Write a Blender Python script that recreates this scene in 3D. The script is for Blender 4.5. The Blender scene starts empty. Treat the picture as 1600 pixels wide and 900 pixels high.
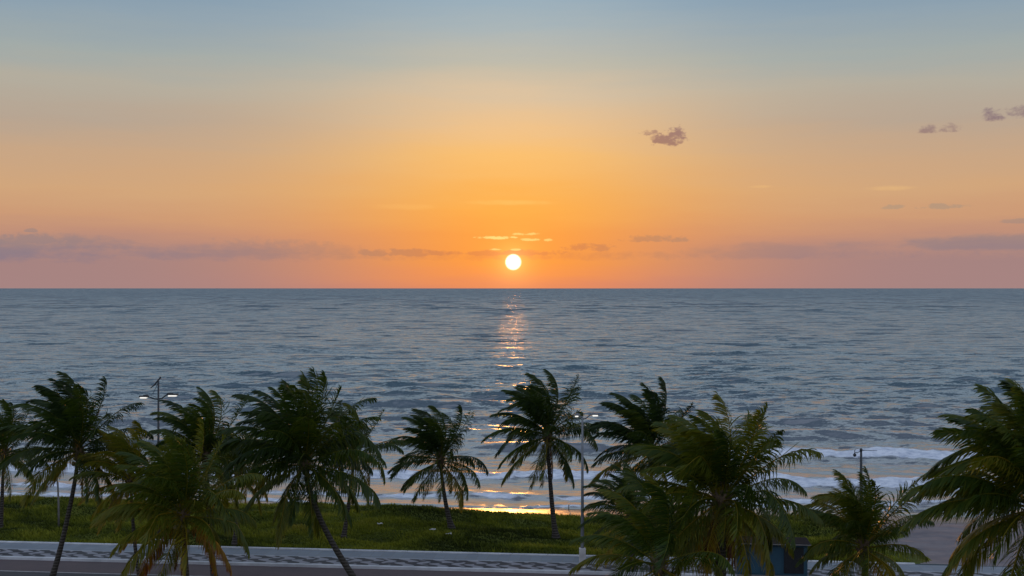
import bpy, math, random
import numpy as np
from mathutils import Vector, Matrix

random.seed(7)
rng = np.random.default_rng(11)
S = bpy.context.scene
COL = S.collection
R = math.radians

# ------------------------------------------------------------------ camera
F = 1931.0                      # focal length in pixels of a 1600 wide frame
CAM_H = 15.0
cam_d = bpy.data.cameras.new('camera')
cam = bpy.data.objects.new('camera', cam_d); COL.objects.link(cam)
cam.location = (0, 0, CAM_H)
cam.rotation_euler = (R(90), 0, 0)
cam_d.sensor_width = 36; cam_d.lens = 36 * F / 1600
cam_d.clip_start = 0.2; cam_d.clip_end = 90000
S.camera = cam

def at(px, py, Y):
    """the point at distance Y seen at photo pixel px, py"""
    return Vector(((px - 800) / F * Y, Y, CAM_H - (py - 450.5) / F * Y))

# ------------------------------------------------------------------ view
S.view_settings.view_transform = 'Standard'
S.view_settings.look = 'None'
S.view_settings.exposure = 0
S.view_settings.gamma = 1
S.view_settings.use_curve_mapping = False
S.cycles.use_denoising = True
S.cycles.max_bounces = 6
S.cycles.transparent_max_bounces = 6
S.cycles.sample_clamp_indirect = 6
S.cycles.sample_clamp_direct = 12
S.cycles.caustics_reflective = False
S.cycles.caustics_refractive = False

# ------------------------------------------------------------------ sky
SUN_EL = math.degrees(math.atan((450.5 - 410) / F))
SUN_AZ = math.degrees(math.atan(2 / F))
sunv = Vector((math.sin(R(SUN_AZ)) * math.cos(R(SUN_EL)), math.cos(R(SUN_AZ)) * math.cos(R(SUN_EL)), math.sin(R(SUN_EL))))

def lin(c):
    return tuple((v / 255 / 12.92 if v / 255 <= 0.04045 else ((v / 255 + 0.055) / 1.055) ** 2.4) for v in c)

class NT:
    """small helper to write node maths as expressions"""
    def __init__(s, tree): s.t = tree; s.n = tree.nodes; s.l = tree.links
    def node(s, typ, **kw):
        n = s.n.new(typ)
        for k, v in kw.items(): setattr(n, k, v)
        return n
    def put(s, sock, v):
        if isinstance(v, bpy.types.NodeSocket): s.l.new(v, sock)
        else: sock.default_value = v
    def m(s, op, a, b=0.0, c=None, clamp=False):
        n = s.n.new('ShaderNodeMath'); n.operation = op; n.use_clamp = clamp
        s.put(n.inputs[0], a); s.put(n.inputs[1], b)
        if c is not None: s.put(n.inputs[2], c)
        return n.outputs[0]
    def vm(s, op, a, b=(0, 0, 0), scale=None):
        n = s.n.new('ShaderNodeVectorMath'); n.operation = op
        s.put(n.inputs[0], a)
        if op != 'NORMALIZE' and op != 'SCALE': s.put(n.inputs[1], b)
        if scale is not None: s.put(n.inputs['Scale'], scale)
        return n.outputs['Value'] if op in ('DOT_PRODUCT', 'LENGTH', 'DISTANCE') else n.outputs[0]
    def mr(s, v, a, b, c=0.0, d=1.0, smooth=False):
        n = s.n.new('ShaderNodeMapRange'); n.clamp = True
        if smooth: n.interpolation_type = 'SMOOTHSTEP'
        for i, x in enumerate((v, a, b, c, d)): s.put(n.inputs[i], x)
        return n.outputs[0]
    def mix(s, f, a, b, mode='MIX'):
        n = s.n.new('ShaderNodeMix'); n.data_type = 'RGBA'; n.blend_type = mode
        s.put(n.inputs[0], f); s.put(n.inputs[6], a); s.put(n.inputs[7], b)
        return n.outputs[2]
    def ramp(s, f, stops):
        n = s.n.new('ShaderNodeValToRGB'); e = n.color_ramp.elements
        while len(e) < len(stops): e.new(0.5)
        for k, (p, c) in enumerate(stops): e[k].position = p
        for k, (p, c) in enumerate(stops): e[k].color = (*c, 1)
        s.put(n.inputs[0], f)
        return n.outputs[0]
    def noise(s, vec, scale, detail=3, rough=0.55, dist=0.0, dim='3D'):
        n = s.n.new('ShaderNodeTexNoise'); n.noise_dimensions = dim
        s.put(n.inputs['Vector'], vec); n.inputs['Scale'].default_value = scale
        n.inputs['Detail'].default_value = detail; n.inputs['Roughness'].default_value = rough
        n.inputs['Distortion'].default_value = dist
        return n.outputs['Fac'], n.outputs['Color']
    def comb(s, x, y, z=0.0):
        n = s.n.new('ShaderNodeCombineXYZ')
        s.put(n.inputs[0], x); s.put(n.inputs[1], y); s.put(n.inputs[2], z)
        return n.outputs[0]
    def sep(s, v):
        n = s.n.new('ShaderNodeSeparateXYZ'); s.put(n.inputs[0], v)
        return n.outputs

world = bpy.data.worlds.new('World'); S.world = world; world.use_nodes = True
W = NT(world.node_tree)
for n in list(W.n): W.n.remove(n)
wout = W.node('ShaderNodeOutputWorld')
tc = W.node('ShaderNodeTexCoord').outputs['Generated']
d3 = W.vm('NORMALIZE', tc)
dx, dy, dz = W.sep(d3)
EL = W.m('MULTIPLY', W.m('ARCSINE', dz), 57.2958)
AZ = W.m('MULTIPLY', W.m('ARCTAN2', dx, dy), 57.2958)
azel = W.comb(W.m('MULTIPLY', AZ, 0.12), EL)
n_lo, _ = W.noise(W.comb(W.m('MULTIPLY', AZ, 0.10), W.m('MULTIPLY', EL, 0.9)), 1.0, 4, 0.6)
ELw = W.m('ADD', EL, W.m('MULTIPLY', W.m('SUBTRACT', n_lo, 0.5), 1.3))
elf = W.m('DIVIDE', ELw, 16.0, clamp=True)
centre = [(0, (232, 138, 92)), (.6, (246, 148, 76)), (1.2, (250, 154, 64)), (2.4, (249, 158, 68)), (3.6, (250, 172, 76)),
          (4.4, (248, 177, 86)), (6, (247, 190, 112)), (7.4, (237, 193, 138)), (9, (216, 193, 162)), (10.3, (192, 187, 170)),
          (12, (167, 180, 184)), (13.1, (152, 174, 188)), (16, (140, 168, 186))]
side = [(0, (166, 132, 130)), (1.2, (164, 131, 129)), (1.9, (176, 136, 126)), (2.5, (192, 144, 121)), (3.2, (203, 154, 119)),
        (4.4, (208, 165, 124)), (6, (198, 165, 134)), (7.4, (182, 164, 146)), (9, (178, 172, 158)), (10.3, (161, 170, 168)),
        (12, (143, 162, 175)), (13.1, (132, 156, 175)), (16, (124, 152, 174))]
rc = W.ramp(elf, [(e / 16, lin(c)) for e, c in centre])
rs = W.ramp(elf, [(e / 16, lin(c)) for e, c in side])
a2 = W.m('DIVIDE', AZ, 9.0)
wgt = W.m('EXPONENT', W.m('MULTIPLY', W.m('MULTIPLY', a2, a2), -1.0))
low = W.mix(wgt, rs, rc)
back = W.mr(dy, -0.6, 0.9)                                  # behind the camera the low sky is brightened as added fill light
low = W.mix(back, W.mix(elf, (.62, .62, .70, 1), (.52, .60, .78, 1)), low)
up = W.ramp(W.mr(EL, 16, 90), [(0, (.24, .34, .45)), (.03, (.68, .82, .98)), (.13, (.68, .82, .98)), (.27, (.08, .13, .20)), (1, (.26, .34, .50))])  # bright band above the view added to lift sea reflections, darker sky over it
up = W.mix(W.mr(dy, -.35, .55), (.54, .62, .80, 1), up)  # rear upper sky raised too, added fill for palms and paving
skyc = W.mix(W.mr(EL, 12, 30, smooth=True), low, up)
# glow round the sun
sd = W.m('MULTIPLY', W.m('ARCCOSINE', W.m('MINIMUM', W.vm('DOT_PRODUCT', d3, tuple(sunv)), 1.0)), 57.2958)
g1 = W.m('MULTIPLY', W.m('EXPONENT', W.m('MULTIPLY', sd, -1 / 0.5)), 0.7)
g2 = W.m('MULTIPLY', W.m('EXPONENT', W.m('MULTIPLY', sd, -1 / 2.2)), 0.08)
skyc = W.mix(1.0, skyc, W.mix(1.0, W.mix(g1, (0, 0, 0, 1), (1, .62, .18, 1)), W.mix(g2, (0, 0, 0, 1), (1, .38, .0, 1)), 'ADD'), 'ADD')

# clouds: low banks and small puffs, in azimuth and elevation
nc1, ncc = W.noise(W.comb(W.m('MULTIPLY', AZ, 0.55), W.m('MULTIPLY', EL, 1.6)), 1.0, 7, 0.62)
nc2, _ = W.noise(W.comb(W.m('MULTIPLY', AZ, 1.0), W.m('MULTIPLY', EL, 1.7), 5.0), 1.9, 6, 0.62)
def blob(px0, px1, py0, py1, amp, nz, base=0.35, soft=0.5, hard=1.0):
    a = math.degrees(math.atan(((px0 + px1) / 2 - 800) / F)); ca = math.cos(R(a))
    sx = math.degrees(abs(px1 - px0) / 2 / F) * ca * ca
    top = math.degrees(math.atan((450.5 - py0) / F * ca)); bot = math.degrees(math.atan((450.5 - py1) / F * ca))
    e0 = bot + (top - bot) * base
    xx = W.m('DIVIDE', W.m('SUBTRACT', AZ, a), sx); dyv = W.m('SUBTRACT', EL, e0)
    yy = W.m('MAXIMUM', W.m('DIVIDE', dyv, top - e0), W.m('DIVIDE', dyv, -(e0 - bot)))
    rr = W.m('ADD', W.m('MULTIPLY', xx, xx), W.m('MULTIPLY', yy, yy))
    v = W.m('ADD', W.m('SUBTRACT', 1.0, rr), W.m('MULTIPLY', W.m('SUBTRACT', nz, 0.5), amp))
    return W.m('MULTIPLY', W.mr(v, 0.0, soft, smooth=True), hard)
cl = None
for b in [(-420, 330, 362, 412, 2.6, nc1, .45, 1.1, .8), (120, 640, 379, 410, 2.8, nc1, .45, 1.2, .62), (35, 62, 356, 364, 1.5, nc2, .3, .5, .6), (50, 125, 368, 392, 2.4, nc2, .3, .8, .45),
          (540, 720, 388, 402, 3.0, nc2, .35, .8, .7), (680, 900, 389, 401, 3.0, nc2, .35, .8, .6), (880, 970, 379, 394, 4.6, nc2, .35, 1.0, .65),
          (965, 1082, 367, 380, 4.4, nc2, .3, 1.0, .65), (1060, 1380, 374, 408, 2.4, nc1, .4, 1.0, .42), (1320, 1980, 361, 396, 2.0, nc1, .4, .8, .68),
          (-100, 1700, 391, 409, 3.4, nc2, .5, 1.6, .38), (300, 560, 372, 396, 4.2, nc2, .3, 1.2, .4), (-60, 160, 362, 384, 3.6, nc2, .3, 1.0, .7),
          (1376, 1416, 319, 328, 3.6, nc2, .4, .9, .5), (1420, 1510, 318, 328, 4.0, nc2, .4, .9, .55), (1555, 1640, 341, 350, 2, nc2, .4, .6, .5)]:
    v = blob(*b); cl = v if cl is None else W.m('MAXIMUM', cl, v)
pf = None
for b in [(1018, 1080, 199, 231, 5.2, nc2, .25, .9, .85), (994, 1030, 201, 214, 4.0, nc2, .5, 1.0, .75), (1012, 1034, 210, 222, 3.4, nc2, .5, 1.0, .5), (1432, 1466, 193, 210, 3.4, nc2, .25, 1.0, .62),
          (1464, 1510, 192, 208, 3.4, nc2, .25, 1.0, .62), (1530, 1572, 167, 192, 3.6, nc2, .25, 1.0, .75), (1566, 1625, 161, 186, 4.2, nc2, .35, 1.1, .62)]:
    v = blob(*b); pf = v if pf is None else W.m('MAXIMUM', pf, v)
skyc = W.mix(cl, skyc, W.mix(1.0, skyc, W.mix(W.m('POWER', wgt, 2.5), (.60, .83, 1.14, 1), (.72, .62, 1.25, 1)), 'MULTIPLY'))
skyc = W.mix(pf, skyc, W.mix(1.0, skyc, (.44, .36, .60, 1), 'MULTIPLY'))
gold = None
for b in [(738, 812, 368.5, 374.5, 4.4, nc2, .5, .8, 1.), (796, 848, 363.5, 369, 4.2, nc2, .5, .8, .7), (806, 852, 372.5, 377.5, 4.2, nc2, .5, .8, .8),
          (848, 864, 373, 378, 3.6, nc2, .5, .8, .7), (764, 788, 388.5, 392.5, 3.4, nc2, .5, .8, .8), (796, 815, 388.5, 392.5, 1.4, nc2, .5, .6, .9),
          (700, 900, 312, 322, 2.4, nc1, .5, 1.4, .25), (560, 700, 318, 330, 2.4, nc1, .5, 1.4, .12), (1340, 1440, 290, 299, 2.4, nc1, .5, 1.4, .16),
          (1165, 1215, 289, 295, 2.0, nc1, .5, 1.4, .16)]:
    v = blob(*b); gold = v if gold is None else W.m('MAXIMUM', gold, v)
skyc = W.mix(gold, skyc, (1.15, .72, .22, 1))
# the disc itself
disc = W.mr(sd, 0.41, 0.27, smooth=True)
skyc = W.mix(disc, skyc, (2.6, 2.3, 1.5, 1))
# below the horizon
skyc = W.mix(W.mr(EL, -0.3, -0.02), (.03, .045, .06, 1), skyc)
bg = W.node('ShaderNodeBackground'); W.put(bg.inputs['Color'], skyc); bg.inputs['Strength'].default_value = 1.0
# physical sky component for the same sun
nis = W.node('ShaderNodeTexSky', sky_type='NISHITA', sun_disc=False)
nis.sun_elevation = R(SUN_EL); nis.sun_rotation = R(SUN_AZ); nis.altitude = 15; nis.dust_density = 2.0
bg2 = W.node('ShaderNodeBackground'); W.l.new(nis.outputs[0], bg2.inputs['Color']); bg2.inputs['Strength'].default_value = 0.002
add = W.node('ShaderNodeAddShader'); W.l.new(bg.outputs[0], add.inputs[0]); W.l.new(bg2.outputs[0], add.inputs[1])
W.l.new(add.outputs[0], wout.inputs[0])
world.cycles.sampling_method = 'MANUAL'; world.cycles.sample_map_resolution = 1024

sl = bpy.data.lights.new('sun', 'SUN'); sl.energy = 0.6; sl.angle = R(0.8); sl.color = (1, .40, .09)
so = bpy.data.objects.new('sun', sl); COL.objects.link(so); so.location = (0, 40, 60)
so.rotation_euler = (-R(90 - SUN_EL), 0, -R(SUN_AZ))

# ------------------------------------------------------------------ helpers
def tag(o, label=None, cat=None, group=None, kind=None):
    if label: o['label'] = label
    if cat: o['category'] = cat
    if group: o['group'] = group
    if kind: o['kind'] = kind
    return o

def empty(name, loc, rz=0.0):
    o = bpy.data.objects.new(name, None); COL.objects.link(o)
    o.location = loc; o.rotation_euler.z = rz; o.empty_display_size = 0.3
    return o

def mesh_np(name, V, polys, mat, parent=None, smooth=False, attrs=None, loc=(0, 0, 0)):
    """V (n,3); polys = list of (k,m) index arrays with m corners each"""
    me = bpy.data.meshes.new(name)
    V = np.asarray(V, dtype=np.float32)
    me.vertices.add(len(V)); me.vertices.foreach_set('co', V.ravel())
    tot = np.concatenate([np.full(len(p), p.shape[1], dtype=np.int32) for p in polys])
    idx = np.concatenate([p.ravel() for p in polys]).astype(np.int32)
    me.loops.add(len(idx)); me.loops.foreach_set('vertex_index', idx)
    me.polygons.add(len(tot))
    st = np.concatenate([[0], np.cumsum(tot)[:-1]]).astype(np.int32)
    me.polygons.foreach_set('loop_start', st)
    me.polygons.foreach_set('loop_total', tot)
    if smooth: me.polygons.foreach_set('use_smooth', np.ones(len(tot), dtype=bool))
    for k, v in (attrs or {}).items():
        at_ = me.attributes.new(k, 'FLOAT', 'POINT'); at_.data.foreach_set('value', np.asarray(v, dtype=np.float32))
    me.update(calc_edges=True)
    for mm in (mat if isinstance(mat, (list, tuple)) else [mat]): me.materials.append(mm)
    o = bpy.data.objects.new(name, me); COL.objects.link(o); o.location = loc
    if parent: o.parent = parent
    return o

class MB:
    """collects boxes, tubes and lathes, built as one mesh"""
    def __init__(s): s.V = []; s.F = []
    def add(s, V, Fs):
        o = len(s.V); s.V += [tuple(v) for v in V]; s.F += [tuple(i + o for i in f) for f in Fs]
    def box(s, c, d, rz=0.0, bev=0.0):
        c = Vector(c); hx, hy, hz = d[0] / 2, d[1] / 2, d[2] / 2
        M = Matrix.Rotation(rz, 3, 'Z')
        b = min(bev, hx * .9, hy * .9, hz * .9)
        if b <= 0:
            V = [M @ Vector((x * hx, y * hy, z * hz)) + c for z in (-1, 1) for x, y in ((-1, -1), (1, -1), (1, 1), (-1, 1))]
            s.add(V, [(3, 2, 1, 0), (4, 5, 6, 7), (0, 1, 5, 4), (1, 2, 6, 5), (2, 3, 7, 6), (3, 0, 4, 7)])
        else:
            V = []
            for z, e in ((-hz, b), (-hz + b, 0), (hz - b, 0), (hz, b)):
                for x, y in ((-1, -1), (1, -1), (1, 1), (-1, 1)):
                    V.append(M @ Vector((x * (hx - e), y * (hy - e), z)) + c)
            Fs = [(3, 2, 1, 0), (12, 13, 14, 15)]
            for k in range(3):
                for j in range(4):
                    a, bb = k * 4 + j, k * 4 + (j + 1) % 4
                    Fs.append((a, bb, bb + 4, a + 4))
            s.add(V, Fs)
    def tube(s, pts, rad, n=10, cap=True):
        pts = [Vector(p) for p in pts]
        if not hasattr(rad, '__len__'): rad = [rad] * len(pts)
        V = []; Fs = []
        ref = None
        for i, p in enumerate(pts):
            t = (pts[min(i + 1, len(pts) - 1)] - pts[max(i - 1, 0)]).normalized()
            if ref is None:
                ref = Vector((1, 0, 0)) if abs(t.x) < .9 else Vector((0, 1, 0))
            u = (ref - t * ref.dot(t)).normalized(); ref = u; w = t.cross(u)
            for k in range(n):
                a = 2 * math.pi * k / n
                V.append(p + (u * math.cos(a) + w * math.sin(a)) * rad[i])
        for i in range(len(pts) - 1):
            for k in range(n):
                a, b = i * n + k, i * n + (k + 1) % n
                Fs.append((a, b, b + n, a + n))
        if cap:
            Fs.append(tuple(range(n - 1, -1, -1))); Fs.append(tuple(range((len(pts) - 1) * n, len(pts) * n)))
        s.add(V, Fs)
    def ball(s, c, r, n=10, m=7, sq=(1, 1, 1)):
        c = Vector(c); V = []; Fs = []
        for i in range(1, m):
            th = math.pi * i / m
            for k in range(n):
                a = 2 * math.pi * k / n
                V.append((c.x + r * sq[0] * math.sin(th) * math.cos(a), c.y + r * sq[1] * math.sin(th) * math.sin(a), c.z + r * sq[2] * math.cos(th)))
        V.append((c.x, c.y, c.z + r * sq[2])); V.append((c.x, c.y, c.z - r * sq[2]))
        for i in range(m - 2):
            for k in range(n):
                a, b = i * n + k, i * n + (k + 1) % n
                Fs.append((a, a + n, b + n, b))
        T, B = len(V) - 2, len(V) - 1
        for k in range(n):
            Fs.append((T, k, (k + 1) % n)); q = (m - 2) * n
            Fs.append((B, q + (k + 1) % n, q + k))
        s.add(V, Fs)
    def build(s, name, mat, parent=None, smooth=False):
        me = bpy.data.meshes.new(name); me.from_pydata(s.V, [], s.F); me.update()
        if smooth: me.polygons.foreach_set('use_smooth', [True] * len(me.polygons))
        me.materials.append(mat)
        o = bpy.data.objects.new(name, me); COL.objects.link(o)
        if parent: o.parent = parent
        return o

def sinenoise(x, y, lam0, lam1, n=14, seed=0, anis=1.0):
    """smooth random field of unit rms, wavelengths lam0..lam1"""
    g = np.random.default_rng(seed); out = np.zeros(np.broadcast(x, y).shape)
    for _ in range(n):
        lam = math.exp(g.uniform(math.log(lam0), math.log(lam1))); a = g.uniform(0, 2 * math.pi); k = 2 * math.pi / lam
        out += np.sin(k * (np.cos(a) * x / anis + np.sin(a) * y) + g.uniform(0, 6.28))
    return out / math.sqrt(n / 2)

def mat(name, base=(.5, .5, .5), rough=.6, metal=0.0, spec=.5, var=None, scale=3.0, bump=0.0, bscale=20.0):
    m = bpy.data.materials.new(name); m.use_nodes = True
    T = NT(m.node_tree); p = T.n['Principled BSDF']
    p.inputs['Roughness'].default_value = rough; p.inputs['Metallic'].default_value = metal
    p.inputs['Specular IOR Level'].default_value = spec
    pos = T.node('ShaderNodeTexCoord').outputs['Object']
    f, _ = T.noise(pos, scale, 5, .6)
    v = var if var is not None else tuple(c * .6 for c in base)
    T.put(p.inputs['Base Color'], T.mix(T.mr(f, .3, .7), (*v, 1), (*base, 1)))
    if bump:
        f2, _ = T.noise(pos, bscale, 4, .6)
        b = T.node('ShaderNodeBump'); b.inputs['Strength'].default_value = bump; b.inputs['Distance'].default_value = .02
        T.put(b.inputs['Height'], f2); T.l.new(b.outputs[0], p.inputs['Normal'])
    return m

# promenade frame: s runs along the kerb, t towards the sea
PA = R(6.4)
def st(s, t, z=0.0):
    return (s * math.cos(PA) + t * math.sin(PA), 69.4 - s * math.sin(PA) + t * math.cos(PA), z)
def inv_st(x, y):
    return x * math.cos(PA) - (y - 69.4) * math.sin(PA), x * math.sin(PA) + (y - 69.4) * math.cos(PA)
SEA = -2.0

# ------------------------------------------------------------------ materials of the setting
def water_material():
    m = bpy.data.materials.new('sea_water'); m.use_nodes = True
    T = NT(m.node_tree); p = T.n['Principled BSDF']
    geo = T.node('ShaderNodeNewGeometry'); P = geo.outputs['Position']
    X, Y, Z = T.sep(P)
    n1, c1 = T.noise(T.comb(T.m('MULTIPLY', X, .5), Y), 1.1, 5, .68)
    n2, c2 = T.noise(T.comb(T.m('MULTIPLY', X, .5), Y, 3.0), 4.0, 3, .6)
    n3, c3 = T.noise(T.comb(T.m('MULTIPLY', X, .8), Y, 9.0), .2, 4, .6)      # long low crests far out
    n4, _ = T.noise(T.comb(T.m('MULTIPLY', X, .3), Y, 2.0), .02, 4, .55)       # wind patches
    v = T.vm('SUBTRACT', c1, (.5, .5, .5)); v2 = T.vm('SUBTRACT', c2, (.5, .5, .5)); v3 = T.vm('SUBTRACT', c3, (.5, .5, .5))
    x1, y1, _ = T.sep(v); x2, y2, _ = T.sep(v2); x3, y3, _ = T.sep(v3)
    calm = T.mr(Y, 100, 150, 0.2, 1.1)                                          # the shallows are smoother
    amp = T.m('MULTIPLY', calm, T.mr(n4, .3, .7, .8, 1.2))
    far = T.mr(Y, 150, 1200, 0.0, 1.0)
    sx = T.m('ADD', T.m('MULTIPLY', x1, .45), T.m('MULTIPLY', x2, .4))
    sy = T.m('ADD', T.m('ADD', T.m('MULTIPLY', y1, .72), T.m('MULTIPLY', y2, .55)), T.m('MULTIPLY', T.m('MULTIPLY', y3, far), .9))
    sy = T.m('SUBTRACT', T.m('MULTIPLY', sy, T.mr(Y, 150, 900, 1.0, .8)), T.m('ADD', T.m('MULTIPLY', T.mr(Y, 115, 260, .0, 1.0), .10), T.m('MULTIPLY', T.mr(Y, 300, 2500), .10)))
    # steeper faces of the small crests, seen as short dark streaks
    r1, _ = T.noise(T.comb(T.m('MULTIPLY', X, .26), Y, 21.0), .7, 4, .6)
    r2, _ = T.noise(T.comb(T.m('MULTIPLY', X, .20), Y, 33.0), .27, 5, .62)
    r3, _ = T.noise(T.comb(T.m('MULTIPLY', X, .9), Y, 41.0), .055, 5, .66)
    r4, _ = T.noise(T.comb(T.m('MULTIPLY', X, 2.2), Y, 55.0), .012, 6, .7)
    face = T.m('ADD', T.m('MULTIPLY', T.mr(r1, .56, .63, smooth=True), T.mr(Y, 110, 160, 0, .34)),
               T.m('ADD', T.m('MULTIPLY', T.mr(r2, .56, .63, smooth=True), T.mr(Y, 130, 220, 0, .46)), T.m('ADD', T.m('MULTIPLY', T.mr(r3, .56, .62, smooth=True), T.mr(Y, 280, 520, 0, .62)), T.m('MULTIPLY', T.mr(r4, .53, .60, smooth=True), T.mr(Y, 700, 1500, 0, .7)))))
    sy = T.m('SUBTRACT', sy, face)
    pert = T.comb(T.m('MULTIPLY', sx, amp), T.m('MULTIPLY', sy, amp), 0.0)
    nn = T.vm('NORMALIZE', T.vm('ADD', geo.outputs['Normal'], pert))
    T.l.new(nn, p.inputs['Normal'])
    p.inputs['IOR'].default_value = 2.5
    # foam
    at_ = T.node('ShaderNodeAttribute', attribute_name='foam').outputs['Fac']
    nf, _ = T.noise(T.comb(T.m('MULTIPLY', X, .45), Y, 1.0), 1.6, 6, .72)
    nf2, _ = T.noise(T.comb(T.m('MULTIPLY', X, .12), Y, 7.0), .9, 5, .65)
    fm = T.mr(T.m('ADD', at_, T.m('MULTIPLY', T.m('SUBTRACT', T.m('ADD', T.m('MULTIPLY', nf, .6), T.m('MULTIPLY', nf2, .4)), .5), 3.6)), .5, 1.05, smooth=True)
    fm = T.m('MULTIPLY', fm, T.mr(at_, 0.02, .25, 0, .92))
    nb, _ = T.noise(P, .03, 3)
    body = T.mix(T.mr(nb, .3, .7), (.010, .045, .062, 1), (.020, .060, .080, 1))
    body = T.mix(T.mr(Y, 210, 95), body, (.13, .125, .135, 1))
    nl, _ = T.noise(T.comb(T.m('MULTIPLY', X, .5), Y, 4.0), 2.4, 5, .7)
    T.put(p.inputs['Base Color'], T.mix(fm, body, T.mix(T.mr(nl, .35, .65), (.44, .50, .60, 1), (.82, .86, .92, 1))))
    T.put(p.inputs['Roughness'], T.mix(fm, T.mr(Y, 95, 900, .19, .20), (.9, .9, .9, 1)))
    T.put(p.inputs['Specular IOR Level'], T.mr(fm, 0, 1, .5, .15))
    return m

def sand_material():
    m = bpy.data.materials.new('sand'); m.use_nodes = True
    T = NT(m.node_tree); p = T.n['Principled BSDF']
    geo = T.node('ShaderNodeNewGeometry'); P = geo.outputs['Position']; X, Y, Z = T.sep(P)
    n1, c1 = T.noise(P, .6, 6, .6)
    wet = T.mr(T.m('ADD', Z, T.m('MULTIPLY', T.m('SUBTRACT', n1, .5), .25)), -1.35, -1.62)
    dry = T.mix(T.mr(n1, .35, .65), (.14, .125, .135, 1), (.20, .175, .18, 1))
    T.put(p.inputs['Base Color'], T.mix(wet, dry, (.085, .065, .052, 1)))
    T.put(p.inputs['Roughness'], T.mr(wet, 0, 1, .85, .36))
    T.put(p.inputs['Specular IOR Level'], T.mr(wet, 0, 1, .3, .30))
    n2, c2 = T.noise(T.comb(T.m('MULTIPLY', X, .4), Y), 2.2, 3, .6)
    v = T.vm('SUBTRACT', c2, (.5, .5, .5)); x, y, _ = T.sep(v)
    k = T.mr(wet, 0, 1, .5, .5)
    T.l.new(T.vm('NORMALIZE', T.vm('ADD', geo.outputs['Normal'], T.comb(T.m('MULTIPLY', x, k), T.m('MULTIPLY', y, k)))), p.inputs['Normal'])
    return m

def turf_material():
    m = bpy.data.materials.new('turf'); m.use_nodes = True
    T = NT(m.node_tree); p = T.n['Principled BSDF']
    P = T.node('ShaderNodeNewGeometry').outputs['Position']
    n1, _ = T.noise(P, .35, 6, .65); n2, _ = T.noise(P, 2.5, 5, .7)
    f = T.m('ADD', T.m('MULTIPLY', n1, .6), T.m('MULTIPLY', n2, .4))
    T.put(p.inputs['Base Color'], T.ramp(f, [(.35, (.028, .036, .006)), (.5, (.075, .092, .010)), (.62, (.15, .155, .025))]))
    p.inputs['Roughness'].default_value = .9; p.inputs['Specular IOR Level'].default_value = .15
    b = T.node('ShaderNodeBump'); b.inputs['Strength'].default_value = .9; b.inputs['Distance'].default_value = .15
    T.put(b.inputs['Height'], n2); T.l.new(b.outputs[0], p.inputs['Normal'])
    return m

def blade_material():
    m = bpy.data.materials.new('grass_blade'); m.use_nodes = True
    T = NT(m.node_tree); p = T.n['Principled BSDF']
    a = T.node('ShaderNodeAttribute', attribute_name='tint').outputs['Fac']
    col = T.ramp(a, [(0, (.022, .034, .004)), (.35, (.11, .135, .012)), (.75, (.24, .25, .02)), (1, (.20, .18, .03))])
    T.put(p.inputs['Base Color'], col); p.inputs['Roughness'].default_value = .7; p.inputs['Specular IOR Level'].default_value = .2
    tr = T.node('ShaderNodeBsdfTranslucent'); T.put(tr.inputs['Color'], col)
    mx = T.node('ShaderNodeMixShader'); mx.inputs[0].default_value = .3
    out = T.n['Material Output']
    T.l.new(p.outputs[0], mx.inputs[1]); T.l.new(tr.outputs[0], mx.inputs[2]); T.l.new(mx.outputs[0], out.inputs[0])
    return m

def leaf_material():
    m = bpy.data.materials.new('palm_leaf'); m.use_nodes = True
    T = NT(m.node_tree); p = T.n['Principled BSDF']
    a = T.node('ShaderNodeAttribute', attribute_name='tint').outputs['Fac']
    col = T.ramp(a, [(0, (.012, .028, .009)), (.25, (.040, .072, .009)), (.5, (.12, .13, .009)), (.75, (.26, .18, .010)), (.9, (.22, .10, .02)), (1, (.10, .038, .02))])
    T.put(p.inputs['Base Color'], col); p.inputs['Roughness'].default_value = .45; p.inputs['Specular IOR Level'].default_value = .28
    tr = T.node('ShaderNodeBsdfTranslucent'); T.put(tr.inputs['Color'], T.mix(1.0, col, (1.25, 1.15, .5, 1), 'MULTIPLY'))
    mx = T.node('ShaderNodeMixShader'); mx.inputs[0].default_value = .4
    out = T.n['Material Output']
    T.l.new(p.outputs[0], mx.inputs[1]); T.l.new(tr.outputs[0], mx.inputs[2]); T.l.new(mx.outputs[0], out.inputs[0])
    return m

def trunk_material():
    m = bpy.data.materials.new('palm_bark'); m.use_nodes = True
    T = NT(m.node_tree); p = T.n['Principled BSDF']
    pos = T.node('ShaderNodeTexCoord').outputs['Object']; X, Y, Z = T.sep(pos)
    n, _ = T.noise(pos, 4.0, 5, .6)
    ring = T.m('SINE', T.m('ADD', T.m('MULTIPLY', Z, 42.0), T.m('MULTIPLY', n, 5.0)))
    T.put(p.inputs['Base Color'], T.mix(T.mr(ring, -.7, .8), (.036, .030, .025, 1), T.mix(n, (.05, .042, .036, 1), (.085, .072, .06, 1))))
    p.inputs['Roughness'].default_value = .9
    b = T.node('ShaderNodeBump'); b.inputs['Strength'].default_value = .8; b.inputs['Distance'].default_value = .03
    T.put(b.inputs['Height'], ring); T.l.new(b.outputs[0], p.inputs['Normal'])
    return m

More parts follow.
